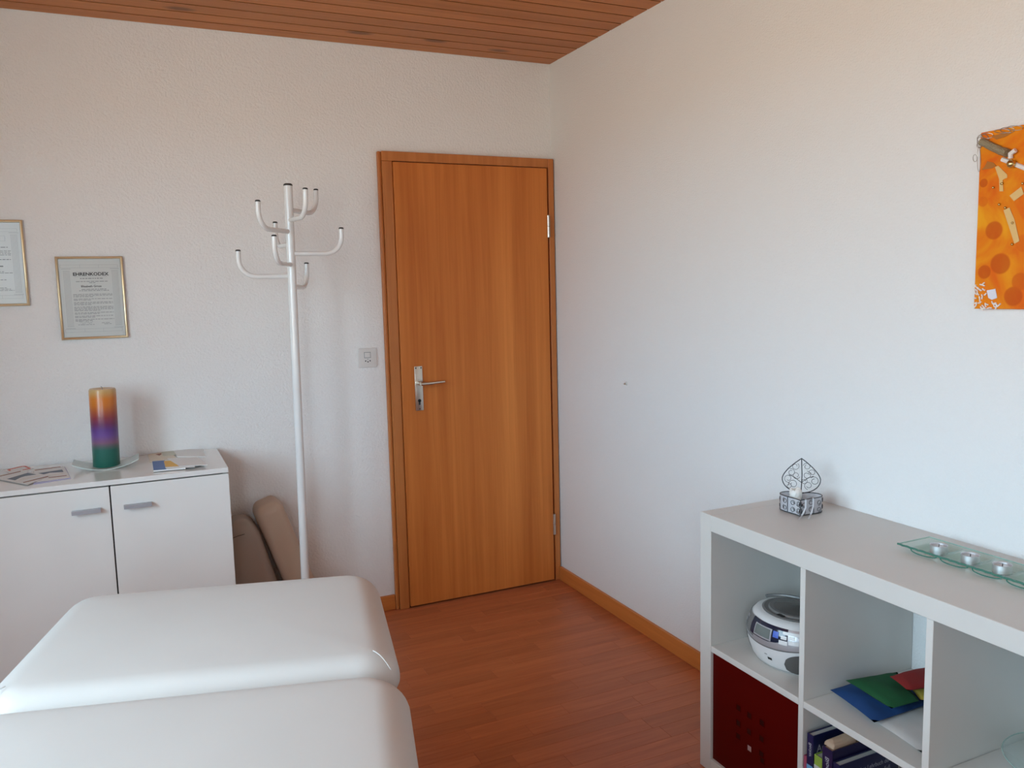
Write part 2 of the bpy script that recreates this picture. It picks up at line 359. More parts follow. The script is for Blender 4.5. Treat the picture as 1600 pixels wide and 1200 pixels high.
for sx_, sz_ in ((-.012, 1.104), (.012, 1.104), (0, .920)):
    s = bm_new(); tube(s, [(px+sx_, -.0470, sz_), (px+sx_, -.0482, sz_)], .0032, 10); obj('screw', s, m_black, leaf)
for za, zb in ((1.682, 1.784), (.238, .341)):
    zm = (za+zb)/2; h = bm_new(); tube(h, [(-.0415+dx, -.040, za), (-.0415+dx, -.040, zm-.001)], .0075, 14); tube(h, [(-.0415+dx, -.040, zm+.001), (-.0415+dx, -.040, zb)], .0075, 14)
    box(h, (-.0475+dx, -.033, za+.004), (-.0355+dx, -.016, zb-.004)); obj('hinge', h, m_steel, D)

# ------------------------------------------------------------------ massage bench
BA = R(-15.0)
B = thing('massage_bench', 'white leatherette massage bench with two padded sections in the foreground', 'massage bench', (-1.668, -1.312, 0), (0, 0, BA))
BW, BZ, PT = .368, .70, .095
def taper(x, y): return -.006-.040*y + x/BW*(.386-.040*y)
def pad(y0, y1, n1):
    hy = (y1-y0)/2; b = slab(bm_new(), BW, hy, PT, .085, .062, .03, n=8, m=8, crown=.010, inner=7)
    for v in b.verts:
        v.co.y += (y0+y1)/2; v.co.z += BZ-PT
        yy = max(v.co.y, -1.0); v.co.x = taper(v.co.x, yy)
    return obj(n1, b, m_leather, B, angle=60)
p1 = pad(-.598, .0, 'head_pad'); p2 = pad(-1.86, -.600, 'body_pad')
for sx_ in (-1, 1):
    cr = bm_new(); a = Vector((taper(sx_*(BW-.050), -.535), -.535, BZ+.0025)); b_ = Vector((taper(sx_*(BW-.022), -.580), -.580, BZ-.022))
    tube(cr, [a.lerp(b_, t)+Vector((0, 0, .007*math.sin(math.pi*t)+.001)) for t in (0, .2, .4, .6, .8, 1)], .0013, 6, r_end=.0007); obj('corner_seam', cr, m_leather, p1)
m_bwood = wood('bench_beech', (.42, .22, .09), (.52, .30, .14), gs=(3, 3, 40), rough=.45, vary=.08)
zt = BZ-PT-.001
for sx_ in (-1, 1): obj('side_rail', bx((sx_*.30-.012, -1.80, zt-.08), (sx_*.30+.012, -.06, zt), .003, 1), m_bwood, B, smooth=False)
for yy in (-.08, -.61, -1.78): obj('cross_rail', bx((-.2875, yy-.011, zt-.075), (.2875, yy+.011, zt-.005), .003, 1), m_bwood, B, smooth=False)
for sx_ in (-1, 1):
    for yy in (-.16, -1.70): obj('leg', bx((sx_*.335-.022, yy-.03, 0), (sx_*.335+.022, yy+.03, zt-.004), .004, 1), m_bwood, B, smooth=False)
for yy in (-.16, -1.70): obj('foot_stretcher', bx((-.312, yy-.012, .18), (.312, yy+.012, .24), .003, 1), m_bwood, B, smooth=False)

# ------------------------------------------------------------------ cube shelf by the right wall
S = thing('cube_shelf', 'white open cube shelf with thick frame against the right wall', 'shelf', (-.195, -2.40, 0))
SY0, SY1, SD, SH = -1.637, -3.163, .39, .785
def sb(name, a, b, m=m_white): return obj(name, bx((a[0]+.195, a[1]+2.40, a[2]), (b[0]+.195, b[1]+2.40, b[2]), .0012, 1), m, S, smooth=False)
g = .0004; XB = -.0005; XF = -.39
sb('end_panel', (XF, SY0-.048, 0), (XB, SY0, SH)); sb('end_panel', (XF, SY1, 0), (XB, SY1+.048, SH))
sb('top_board', (XF, SY1+.048+g, SH-.048), (XB, SY0-.048-g, SH)); sb('bottom_board', (XF, SY1+.048+g, 0), (XB, SY0-.048-g, .042))
ys = [SY0-.048]; 
DV = [(-2.033, -2.050), (-2.392, -2.409), (-2.751, -2.768)]
for a, b in DV: sb('divider', (XF+.001, b, .042+g), (XB, a, SH-.048-g))
edges = [SY0-.048, *[v for d in DV for v in d], SY1+.048]
for a, b in zip(edges[::2], edges[1::2]): sb('shelf_board', (XF+.001, b+g, .375), (XB, a-g, .393))

# ------------------------------------------------------------------ sideboard on the back wall
CX0, CX1, CY, CZ = -2.352, -1.578, -.442, .826
Cb = thing('sideboard', 'glossy white two door sideboard against the back wall', 'sideboard', ((CX0+CX1)/2, CY/2, 0))
ox, oy = (CX0+CX1)/2, CY/2
def cb(name, a, b, m=m_gloss, par=None, bev=.0012): return obj(name, bx((a[0]-ox, a[1]-oy, a[2]), (b[0]-ox, b[1]-oy, b[2]), bev, 1), m, par or Cb, smooth=False)
cb('top_panel', (CX0, CY, CZ-.018), (CX1, -.017, CZ)); cb('side_panel', (CX1-.018, CY+.020, 0), (CX1, -.017, CZ-.0185)); cb('side_panel', (CX0, CY+.020, 0), (CX0+.018, -.017, CZ-.0185))
cb('bottom_panel', (CX0+.0185, CY+.02, .06), (CX1-.0185, -.017, .078)); cb('back_panel', (CX0+.0185, -.022, .06), (CX1-.0185, -.017, CZ-.019)); cb('plinth', (CX0+.0185, CY+.04, 0), (CX1-.0185, CY+.055, .059))
cb('shaded_carcass_edge', (CX0+.0185, CY+.0195, CZ-.034), (CX1-.0185, CY+.034, CZ-.0187), m_dark)  # dark colour gives the shade in the slot under the top panel
XM = -1.968
cb('shaded_centre_post', (XM-.009, CY+.0195, .0785), (XM+.009, -.0225, CZ-.0345), m_dark)  # coloured dark for the shade in the seam between the doors
for a, b, h0 in ((CX0, XM-.0022, -2.088), (XM+.0022, CX1, -1.928)):
    d = cb('cupboard_door', (a, CY, .055), (b, CY+.018, CZ-.0225))
    hb = bm_new(); box(hb, (h0-ox, CY-.022-oy, .7225), (h0+.089-ox, CY-.019-oy, .7345)); box(hb, (h0-ox, CY-.0195-oy, .731), (h0+.089-ox, CY-oy, .7345)); obj('handle', hb, m_grip, d, smooth=False)

# ------------------------------------------------------------------ coat stand
PX, PY = -1.3165, -.365
K = thing('coat_stand', 'white tubular metal coat stand with black capped curved hooks', 'coat stand', (PX, PY, 0), (0, R(.62), 0))
pole = bm_new(); tube(pole, [(0, 0, .015), (0, 0, 1.845)], .0158, 24); pole = obj('pole', pole, m_enamel, K)
cp = bm_new(); lathe(cp, [(.0166, 1.8452), (.0168, 1.849), (.013, 1.853), (0, 1.854)], 24); obj('pole_cap', cp, m_black, K)
bs = bm_new(); lathe(bs, [(.158, 0), (.160, .004), (.158, .012), (.06, .022), (.02, .026)], 40); obj('base_plate', bs, m_enamel, K)
LA = .188; arm_me = bm_new(); rb = .062; pts = [(.012, 0, 0), (.05, 0, 0), (LA-rb, 0, 0)]
pts += [(LA-rb+rb*math.sin(R(a)), 0, rb-rb*math.cos(R(a))) for a in range(10, 91, 10)] + [(LA, 0, .092)]
tube(arm_me, pts, .0088, 14); arm0 = obj('hook_arm', arm_me, m_enamel, K)
cm = bm_new(); lathe(cm, [(.0094, .0922), (.0096, .095), (.007, .098), (0, .0985)], 16, c=(LA, 0, 0)); cap0 = obj('hook_cap', cm, m_black, arm0)
for i, (z, th) in enumerate(((1.757, 46), (1.719, -82), (1.677, -134), (1.631, 97), (1.596, -10), (1.555, -117), (1.512, 175), (1.472, 62))):
    if i == 0: a, c = arm0, cap0
    else:
        a = arm0.copy(); COL.objects.link(a); c = cap0.copy(); COL.objects.link(c); c.parent = a
    a.location = (0, 0, z); a.rotation_euler = (0, 0, R(th))

# ------------------------------------------------------------------ cushions leaning by the sideboard
def cushion(name, label, m, th, dep, ln, loc, tilt, bev, puff):
    t = slab(bm_new(), th/2, dep/2, ln, min(th, dep)*.3, bev, bev*.6, n=6, m=6, crown=.012)
    for v in t.verts:
        k = 1+puff*math.sin(math.pi*min(1, max(0, v.co.z/ln)))
        v.co.x *= k; v.co.y = v.co.y*(1+.3*puff*math.sin(math.pi*min(1, max(0, v.co.z/ln))))
    o = thing(name, label, 'cushion', loc, (0, -R(tilt), 0)); c = obj('cover', t, m, o, angle=70)
    return o, c
cA, cAc = cushion('padded_cushion', 'taupe padded cushion squeezed beside the sideboard', m_taupe, .13, .165, .540, (-1.570, -.105, .001), 0, .05, .0)
for v in cAc.data.vertices: v.co.x = (v.co.x+.065)/.13*(.252-.258*v.co.z-.05*max(0, v.co.z-.45))
cB, cBc = cushion('bench_cushion', 'beige leatherette cushion leaning behind the coat stand', m_beige, 0.115, .165, .600, (-1.222, -.105, .0245), 18.5, .032, .05)
for o, s_ in ((cAc, .1), ):
    sm = bm_new(); tube(sm, [(.012, -.0832, .488), (.035, -.0832, .494), (.06, -.0832, .498)], .0012, 6); obj('seam', sm, m_dark, o)

# ------------------------------------------------------------------ framed certificates
def certificate(label, x0, x1, z0, z1, lines, title, name_line):
    c = thing('framed_certificate', label, 'certificate', ((x0+x1)/2, 0, z0), group='gold framed certificates')
    w, h = x1-x0, z1-z0; fw = .009; hw = w/2; f = bm_new()
    prof = [(0, 0), (0, -.009), (fw*.12, -.012), (fw*.3, -.0145), (fw*.5, -.0153), (fw*.7, -.0145), (fw*.88, -.012), (fw, -.008), (fw, 0)]   # inset, depth
    rings = [[f.verts.new(p) for p in ((-hw+i, d, i), (hw-i, d, i), (hw-i, d, h-i), (-hw+i, d, h-i))] for i, d in prof]
    for a, b in zip(rings, rings[1:]+rings[:1]):
        for k in range(4): f.faces.new((a[k], a[(k+1) % 4], b[(k+1) % 4], b[k]))
    obj('frame', f, m_gold, c, angle=40)
    pp = obj('certificate_sheet', bx((-hw+fw+.0003, -.006, fw+.0003), (hw-fw-.0003, -.001, h-fw-.0003)), m_paper, c, smooth=False)
    Y = -.0064
    def rect(bm, xa, xb, za, zb): 
        v = [bm.verts.new(p) for p in ((xa, Y, za), (xb, Y, za), (xb, Y, zb), (xa, Y, zb))]; bm.faces.new(v)
    iw, ih = hw-fw, h-2*fw; Z = lambda t: h-fw-ih*t; X = lambda t: -iw+2*iw*t
    g = bm_new(); lw = .0006
    for t in (.075, .112, .895, .935):
        rect(g, X(.03), X(.95), Z(t)-lw, Z(t))
    for t, ta, tb in ((.03, .075, .112), (.95, .075, .112), (.34, .075, .112), (.64, .075, .112), (.03, .895, .935), (.95, .895, .935), (.34, .895, .935), (.64, .895, .935)): rect(g, X(t)-lw/2, X(t)+lw/2, Z(tb), Z(ta))
    for xa in (.045, .82):
        rect(g, X(xa), X(xa+.15), Z(.125)-lw*2, Z(.125)); rect(g, X(xa+.02), X(xa+.13), Z(.15)-lw, Z(.15)); rect(g, X(xa), X(xa+.15), Z(.885)-lw*2, Z(.885)); rect(g, X(xa+.02), X(xa+.13), Z(.862)-lw, Z(.862))
        for k in range(5): rect(g, X(xa+.03+k*.022), X(xa+.03+k*.022)+lw*1.4, Z(.862), Z(.15))
    for (xa, xb, ta, tb) in ((.25, .76, .165, .167), (.25, .76, .227, .229), (.25, .254, .165, .229), (.756, .76, .165, .229)): rect(g, X(xa), X(xb), Z(tb), Z(ta))
    obj('border_print', g, m_inkpale, pp, smooth=False)
    rg = random.Random(title); b = bm_new()
    for (t, xa, xb, hh) in lines:
        x = xa
        while x < xb-.01:
            wl = min(rg.uniform(.02, .075), xb-x); rect(b, X(x), X(x+wl), Z(t)-ih*hh, Z(t)); x += wl+.012
    tag(obj('body_print', b, m_inkgrey, pp, smooth=False), kind='stuff')
    if name_line:
        tb_ = text_bm(title, .0165, 'CENTER', .0005, sx=1.12); xf(tb_, frame_m((X(.505), Y, Z(.213)), (1, 0, 0), (0, 0, 1), (0, -1, 0))); obj('title_print', tb_, m_ink, pp, smooth=False)
    if name_line:
        tb_ = text_bm(name_line, .0105, 'CENTER', .0002, sx=1.05); xf(tb_, frame_m((X(.5), Y, Z(.362)), (1, 0, 0), (0, 0, 1), (0, -1, 0))); obj('name_print', tb_, m_ink, pp, smooth=False)
        sg = bm_new(); pts = [(X(.26+.22*k/24), Y, Z(.815)+.004*math.sin(k*1.7)+.003*math.sin(k*.6)) for k in range(25)]
        tube(sg, pts, .0004, 4); obj('signature', sg, m_inkgrey, pp)
    return c
L1 = [(.245, .33, .70, .010), (.285, .26, .79, .007), (.302, .47, .57, .007), (.385, .34, .74, .007), (.402, .30, .78, .007)]
t = .45
for n_ in (3, 2, 3, 4, 2, 2, 2):
    for k in range(n_): L1.append((t, .20, .83 if k < n_-1 else random.uniform(.4, .7), .006)); t += .0155
    t += .0125
L1 += [(.79, .22, .31, .006), (.84, .24, .50, .005), (.822, .62, .76, .005), (.838, .66, .78, .005)]
certificate('gold framed certificate headed EHRENKODEX above the rainbow candle', -2.103, -1.8735, 1.2935, 1.606, L1, 'EHRENKODEX', 'Elisabeth Gross')
L2 = [(.30, .25, .79, .009)]+[(.345+.017*k, .2, .83, .006) for k in range(4)]+[(.45, .25, .82, .009), (.53, .35, .7, .014), (.60, .22, .70, .006), (.617, .22, .83, .006), (.70, .3, .74, .007), (.80, .22, .72, .006), (.816, .22, .78, .006), (.832, .22, .83, .006)]
certificate('gold framed certificate cut off by the left photo edge', -2.4255, -2.197, 1.4265, 1.7395, L2, 'second', None)

# ------------------------------------------------------------------ switch with socket
SWt = thing('switch_socket', 'white square light switch with socket left of the door', 'light switch', (-.930, 0, 1.1595))
pb = slab(bm_new(), .0415, .0425, .007, .005, .002, .0005, n=4, m=3, inner=1); xf(pb, Matrix.Rotation(R(90), 4, 'X')); plate = obj('cover_plate', pb, m_switch, SWt)
bz = bx((-.0152, -.0074, -.0002), (.0142, -.0069, .0252)); obj('rocker_gap', bz, m_inkgrey, SWt, smooth=False)
rk = bx((-.0135, -.0092, .0015), (.0125, -.0071, .0235), .0008, 2); obj('rocker', rk, m_switch, SWt)
for a, b in ((-.0095, -.0135), (.0105, -.0135), (.0005, -.0175), (.0005, -.006)):
    s = bm_new(); tube(s, [(a, -.0066, b), (a, -.0075, b)], .0029 if b < -.01 else .0018, 10); obj('socket_hole', s, m_black if b < -.01 else m_inkgrey, SWt)

# wall screw
q = bm_new(); N_ = thing('wall_screw', 'small pale screw plug in the right wall beside the door', 'screw', (0, -.639, 1.040))
tube(q, [(0, 0, 0), (-.004, 0, 0)], .0085, 14); obj('plug', q, m_switch, N_)
q = bm_new(); tube(q, [(-.004, .001, -.001), (-.010, .001, -.001)], .0042, 12); obj('screw_head', q, m_steel, N_)

# ------------------------------------------------------------------ candle on its dish
KX, KY = -1.980, -.185
dish = thing('candle_dish', 'curved frosted glass dish under the rainbow candle', 'dish', (KX, KY, CZ))
b = bm_new(); nx, ny = 24, 8; hx, hy = .110, .068; top = []
def dz(u): return .004 + .026*u*u
for lay in (1, 0):
    top.append([[b.verts.new((u*hx, v*hy*(1-.18*u*u), dz(u)-(0 if lay else .0038)+.0)) for v in [(-1+2*j/ny) for j in range(ny+1)]] for u in [(-1+2*i/nx) for i in range(nx+1)]])
for lay in range(2):
    for i in range(nx):
        for j in range(ny): b.faces.new((top[lay][i][j], top[lay][i+1][j], top[lay][i+1][j+1], top[lay][i][j+1]))
for i in range(nx):
    for j in (0, ny): b.faces.new((top[0][i][j], top[0][i+1][j], top[1][i+1][j], top[1][i][j]))
for j in range(ny):
    for i in (0, nx): b.faces.new((top[0][i][j], top[0][i][j+1], top[1][i][j+1], top[1][i][j]))
obj('glass_plate', b, m_frost, dish)
m_cand = bpy.data.materials.new('rainbow_wax'); m_cand.use_nodes = True; t = m_cand.node_tree; p = t.nodes['Principled BSDF']
p.inputs['Roughness'].default_value = .33; p.inputs['Coat Weight'].default_value = .15; p.inputs['Subsurface Weight'].default_value = .12; p.inputs['Subsurface Radius'].default_value = (.012, .006, .004)
tc = t.nodes.new('ShaderNodeTexCoord'); sp = t.nodes.new('ShaderNodeSeparateXYZ'); nz = t.nodes.new('ShaderNodeTexNoise'); nz.inputs['Scale'].default_value = 9
ad = t.nodes.new('ShaderNodeMath'); ad.operation = 'MULTIPLY_ADD'; ad.inputs[1].default_value = .012; rm = t.nodes.new('ShaderNodeMapRange'); rm.inputs[1].default_value = 0.006; rm.inputs[2].default_value = .295
cr = t.nodes.new('ShaderNodeValToRGB'); el = cr.color_ramp.elements
stops = [(0, (.012, .13, .095)), (.22, (.014, .135, .105)), (.265, (.10, .13, .13)), (.31, (.235, .115, .19)), (.40, (.16, .075, .30)), (.47, (.115, .045, .24)), (.55, (.17, .03, .11)), (.63, (.26, .035, .05)), (.70, (.40, .085, .03)), (.80, (.62, .18, .018)), (.88, (.66, .21, .022)), (.955, (.62, .36, .13)), (1, (.60, .42, .22))]
el[0].position, el[0].color = stops[0][0], (*stops[0][1], 1); el[1].position, el[1].color = 1, (*stops[-1][1], 1)
for s_, c_ in stops[1:-1]: e = el.new(s_); e.color = (*c_, 1)
L = t.links.new; L(tc.outputs['Object'], sp.inputs[0]); L(tc.outputs['Object'], nz.inputs['Vector']); L(nz.outputs['Fac'], ad.inputs[0]); L(sp.outputs['Z'], ad.inputs[2]); L(ad.outputs[0], rm.inputs[0]); L(rm.outputs[0], cr.inputs[0]); L(cr.outputs[0], p.inputs['Base Color'])
cd = thing('pillar_candle', 'tall rainbow striped pillar candle, orange above purple above green', 'candle', (KX, KY, CZ+.0046), (0, R(1.2), 0))
b = bm_new(); rc = .0455; hc = .288
lathe(b, [(rc-.002, 0), (rc, .003), (rc, hc-.006), (rc-.003, hc), (rc-.008, hc-.0005), (.02, hc-.004), (0, hc-.005)], 40); obj('wax_body', b, m_cand, cd)
b = bm_new(); tube(b, [(0, 0, hc-.006), (0, 0, hc+.003), (-.004, 0, hc+.008)], .0011, 6); obj('wick', b, m_inkgrey, cd)

# ------------------------------------------------------------------ cards and leaflets on the sideboard
def zpt(ox_, oy_, sc, a, z): return pix(ox_+a[0]*sc, oy_+a[1]*sc, 2, z)
def card(name, label, cat, group, pts, org, z, th, m, prints=()):
    P = [zpt(org[0], org[1], org[2], a, z+th) for a in pts]
    c = sum(P, Vector())/len(P); o = thing(name, label, cat, (c.x, c.y, z), group=group)
    b = bm_new(); poly_prism(b, [(q.x-c.x, q.y-c.y, 0) for q in P], (0, 0, 1), th); sheet = obj('sheet', b, m, o, smooth=False)
    for k, (nm, pp, mm) in enumerate(prints):
        b = bm_new(); Q = [zpt(org[0], org[1], org[2], a, z+th) for a in pp]; vs = [b.verts.new((q.x-c.x, q.y-c.y, th+.0002+.0001*k)) for q in Q]; b.faces.new(vs); obj(nm, b, mm, sheet, smooth=False)
    return o
def bar(a, b_, w): return [(a[0], a[1]), (b_[0], b_[1]), (b_[0]+w*.4, b_[1]+w), (a[0]+w*.4, a[1]+w)]
O1 = (0, 690, .08125); z = CZ+.0003
card('postcard', 'white card with red rounded frame, rearmost left on the sideboard', 'card', 'cards left on the sideboard', [(60, 560), (430, 450), (640, 520), (290, 640)], O1, z, .0008, m_paperw,
     [('red_frame_print', [(120, 540), (440, 465), (500, 470), (600, 515), (580, 528), (440, 550), (430, 540), (545, 515), (470, 485), (440, 482), (190, 540), (215, 552), (190, 568)], m_red)])
card('postcard', 'lilac edged card lying under the mountain postcards on the sideboard', 'card', 'cards left on the sideboard', [(690, 560), (1255, 490), (1362, 705), (640, 822)], O1, z, .0012, m_lilac)
card('postcard', 'mountain postcard nearer the candle, lying on a lilac card', 'card', 'cards left on the sideboard', [(640, 535), (1230, 468), (1345, 688), (700, 775)], O1, z+.0016, .0008, m_paperw,
     [('mountain_print', [(735, 608), (1195, 538), (1222, 585), (960, 600), (840, 632)], m_slate), ('line_print', bar((668, 545), (1162, 478), 13), m_brown), ('line_print', bar((930, 690), (1280, 648), 12), m_brown), ('line_print', bar((900, 655), (1215, 618), 6), m_cream)])
card('postcard', 'mountain postcard nearest the left photo edge, overlapping another postcard', 'card', 'cards left on the sideboard', [(-190, 690), (420, 555), (960, 655), (530, 830)], O1, z+.0028, .0008, m_paperw,
     [('mountain_print', [(130, 720), (535, 600), (700, 633), (480, 665), (400, 690), (290, 745)], m_slate), ('line_print', bar((-60, 672), (395, 565), 14), m_brown), ('line_print', bar((445, 782), (925, 662), 14), m_brown), ('line_print', bar((360, 740), (760, 655), 6), m_cream)])
O2 = (220, 680, .09375)
card('leaflet', 'cream leaflet with small brown drawing at the rear of the paper pile', 'leaflet', 'papers right on the sideboard', [(118, 318), (470, 262), (600, 380), (150, 448)], O2, z, .0022, m_cream, [('drawing_print', [(245, 322), (340, 300), (345, 318), (310, 340)], m_brown)])
card('booklet', 'blue covered booklet at the front of the paper pile', 'booklet', 'papers right on the sideboard', [(190, 436), (690, 395), (745, 543), (213, 588)], O2, z+.0024, .0045, m_paperw, [('blue_cover', [(190, 436), (400, 419), (425, 570), (213, 588)], m_blue)])
card('leaflet', 'grey green leaflet lying on the cream leaflet', 'leaflet', 'papers right on the sideboard', [(340, 275), (530, 240), (590, 320), (372, 350)], O2, z+.0026, .0010, mat('sage_paper', (.60, .60, .50), .6))
card('leaflet', 'white leaflet at the back right of the paper pile', 'leaflet', 'papers right on the sideboard', [(540, 238), (1030, 228), (1082, 350), (610, 352)], O2, z, .0040, m_paperw)
card('leaflet', 'yellow card tucked under a white leaflet on the blue booklet', 'leaflet', 'papers right on the sideboard', [(385, 432), (830, 398), (905, 528), (412, 545)], O2, z+.0072, .0014, m_paperw, [('yellow_cover', [(385, 432), (560, 418), (680, 512), (408, 530)], m_yellow)])
card('leaflet', 'white leaflet on top at the front of the paper pile', 'leaflet', 'papers right on the sideboard', [(440, 385), (940, 362), (1120, 492), (652, 516)], O2, z+.0090, .0014, m_paperw)

# ------------------------------------------------------------------ orange mixed-media painting
PYc, PZc = -2.355, 1.5755
Pn = thing('canvas_painting', 'orange mixed media canvas with beads and golden band on the right wall', 'painting', (0, PYc, 1.370))
m_cv = bpy.data.materials.new('orange_paint'); m_cv.use_nodes = True; t = m_cv.node_tree; p = t.nodes['Principled BSDF']; p.inputs['Roughness'].default_value = .6; p.inputs['Specular IOR Level'].default_value = .2; N = t.nodes.new; L = t.links.new
tc = N('ShaderNodeTexCoord'); n1 = N('ShaderNodeTexNoise'); n1.inputs['Scale'].default_value = 7; n1.inputs['Detail'].default_value = 4; n1.inputs['Distortion'].default_value = 1.5; L(tc.outputs['Object'], n1.inputs['Vector'])
cr = N('ShaderNodeValToRGB'); e = cr.color_ramp.elements; e[0].position, e[0].color = .36, (.72, .125, .003, 1); e[1].position, e[1].color = .68, (.82, .33, .008, 1); x_ = e.new(.5); x_.color = (.76, .20, .004, 1)
L(n1.outputs['Fac'], cr.inputs[0]); cur = cr.outputs[0]
for (a, b_), rad, cc in (((1553, 360), .021, (.52, .07, .002)), ((1563, 412), .024, (.52, .07, .002)), ((1538, 425), .016, (.52, .07, .002)), ((1583, 463), .022, (.52, .07, .002)), ((1537, 286), .010, (.52, .07, .002)), ((1536, 315), .012, (.68, .14, .003)), ((1594, 440), .020, (.6, .1, .003)), ((1600, 380), .02, (.7, .13, .003))):
    q = pix(a, b_, 0, -.022); ds = N('ShaderNodeVectorMath'); ds.operation = 'DISTANCE'; L(tc.outputs['Object'], ds.inputs[0]); ds.inputs[1].default_value = (-.022, q.y-PYc, q.z-1.370)
    mr = N('ShaderNodeMapRange'); mr.inputs[1].default_value = rad*.9; mr.inputs[2].default_value = rad*1.08; mr.inputs[3].default_value = .75; mr.inputs[4].default_value = 0; L(ds.outputs['Value'], mr.inputs[0])
    mx = N('ShaderNodeMix'); mx.data_type = 'RGBA'; mx.inputs[7].default_value = (*cc, 1); L(mr.outputs[0], mx.inputs[0]); L(cur, mx.inputs[6]); cur = mx.outputs[2]
L(cur, p.inputs['Base Color'])
canvas = obj('canvas', bx((-.022, -.150, 0), (-.0005, .150, .411), .0015, 1), m_cv, Pn, smooth=False)
m_pale = mat('cream_paint', (.72, .46, .17), .5); m_gmesh = mat('golden_mesh', (.36, .30, .19), .4, metal=.5, bump=(420, .9, .004)); m_wire = mat('pale_wire', (.42, .39, .35), .35, metal=.7)
m_lace = mat('white_lace', (.82, .74, .68), .6); m_bead = mat('gold_bead', (.62, .50, .22), .2, metal=1); m_rust = mat('rust_paint', (.42, .14, .012), .5)
O3 = (1510, 180, .1); O4 = (1510, 380, .1)
def wp(o, a, d=-.0225):
    q = pix(o[0]+a[0]*o[2], o[1]+a[1]*o[2], 0, d); return Vector((d, q.y-PYc, q.z-1.370))
def flat(name, o, pts, m, d=-.0225, th=.001):
    b = bm_new(); poly_prism(b, [wp(o, a, d) for a in pts], (-1, 0, 0), th); return obj(name, b, m, canvas, smooth=False)
flat('paint_stroke', O3, [(450, 810), (500, 790), (640, 930), (640, 975), (570, 1010), (580, 1190), (520, 1190), (515, 1000)], m_pale)
O5 = (1480, 170, 120/424)
flat('paint_stroke', O5, [(312, 560), (345, 545), (372, 610), (400, 730), (372, 745), (345, 660)], m_pale)
flat('paint_stroke', O5, [(345, 480), (410, 430), (424, 470), (370, 510)], m_pale)
flat('paint_stroke', O3, [(290, 800), (330, 720), (420, 740), (470, 790), (400, 830), (240, 855)], m_rust)
flat('paint_stroke', O3, [(390, 330), (640, 265), (760, 250), (600, 340), (470, 380)], m_rust)
b = bm_new(); a0, a1 = wp(O3, (230, 410), -.027), wp(O3, (640, 600), -.030); tube(b, [a0.lerp(a1, k/8)+Vector((random.uniform(-.001, .001), random.uniform(-.001, .001), random.uniform(-.0015, .0015))) for k in range(9)], .0085, 10, r_end=.0095); obj('golden_band', b, m_gmesh, canvas)
b = bm_new(); a0, a1 = wp(O3, (560, 690), -.025), wp(O3, (1250, 960), -.025); tube(b, [a0.lerp(a1, k/8) for k in range(9)], .0052, 8); obj('white_cord', b, m_lace, canvas)
b = bm_new(); tube(b, [wp(O3, (690, 670), -.028), wp(O3, (690, 600), -.031), wp(O3, (770, 545), -.031)], .0055, 8); obj('white_tuft', b, m_lace, canvas)
b = bm_new(); c_ = wp(O3, (700, 760), -.033); bmesh.ops.create_uvsphere(b, u_segments=16, v_segments=10, radius=.0095); xf(b, Matrix.Translation(c_)); obj('large_bead', b, m_bead, canvas)
for o_, a in [(O3, (550, 1070)), (O3, (420, 1130)), (O5, (287, 528)), (O5, (320, 546)), (O5, (360, 630)), (O5, (358, 748)), (O5, (303, 413)), (O5, (416, 412))]:
    b = bm_new(); bmesh.ops.create_uvsphere(b, u_segments=10, v_segments=6, radius=.0030); xf(b, Matrix.Translation(wp(o_, a, -.0245))); obj('small_bead', b, m_bead, canvas)
rg = random.Random(3)
for (cx, cy, rx, ry) in ((215, 410, 45, 90), (230, 400, 60, 60), (205, 470, 40, 40), (195, 690, 25, 190), (135, 670, 30, 55), (260, 370, 90, 70), (640, 230, 110, 40), (760, 200, 120, 35), (330, 320, 90, 40), (560, 250, 120, 30)):
    b = bm_new(); tube(b, [wp(O3, (cx+rx*math.cos(k*.42)*(1+.06*rg.random()), cy+ry*math.sin(k*.42)*(1+.06*rg.random())), -.024+.002*math.sin(k)) for k in range(15)], .0007, 5, closed=True); obj('wire_loop', b, m_wire, canvas)
flat('price_tag', O4, [(318, 738), (455, 713), (482, 855), (400, 885), (345, 855)], mat('tag_paper', (.70, .68, .74), .6), -.0235, .0008)
for k in range(30):
    cx, cy = rg.uniform(115, 300), rg.uniform(620, 1040)
    if k > 19: cx, cy = rg.uniform(300, 520), rg.uniform(920, 1050)
    b = bm_new(); an = rg.uniform(0, 3.14); ln = rg.uniform(18, 45)
    tube(b, [wp(O4, (cx-ln*math.cos(an), cy-ln*math.sin(an)), -.0235), wp(O4, (cx+rg.uniform(-12, 12), cy+rg.uniform(-12, 12)), -.0245), wp(O4, (cx+ln*math.cos(an), cy+ln*math.sin(an)), -.0235)], .0017, 6); obj('lace_piece', b, m_lace, canvas)

# ------------------------------------------------------------------ wire heart basket
def heart(n=48, s=1.0):
    out = []
    for k in range(n):
        a = 2*math.pi*k/n; x = 16*math.sin(a)**3; y = 13*math.cos(a)-5*math.cos(2*a)-2*math.cos(3*a)-math.cos(4*a)
        out.append((x/32*s, (y+17)/29*s*.92))          # tip at y=0, lobes up
    return out
def leaf_h(s, n=44):   # leaf outline: point at the top, rounded base at 0
    half = []
    for k in range(n//2+1):
        t_ = k/(n//2)
        if t_ < .4: a = t_/.4*math.pi/2; half.append((.53*s*math.sin(a), .40*s-.40*s*math.cos(a)))
        else: q_ = (t_-.4)/.6; half.append((.53*s*(1-q_**1.55), .40*s+.60*s*q_))
    return half + [(-x, y) for x, y in half[-2:0:-1]]
m_iron = mat('dark_wire', (.045, .045, .05), .45, metal=.6); m_gauze = frosted('grey_gauze', (.62, .62, .66), .72); m_wax = mat('white_wax', (.80, .77, .72), .5)
HB = thing('heart_basket', 'small heart shaped dark wire basket with open lid on the cube shelf', 'basket', (-.150, -1.786, SH+.0008), (0, 0, R(-45)))
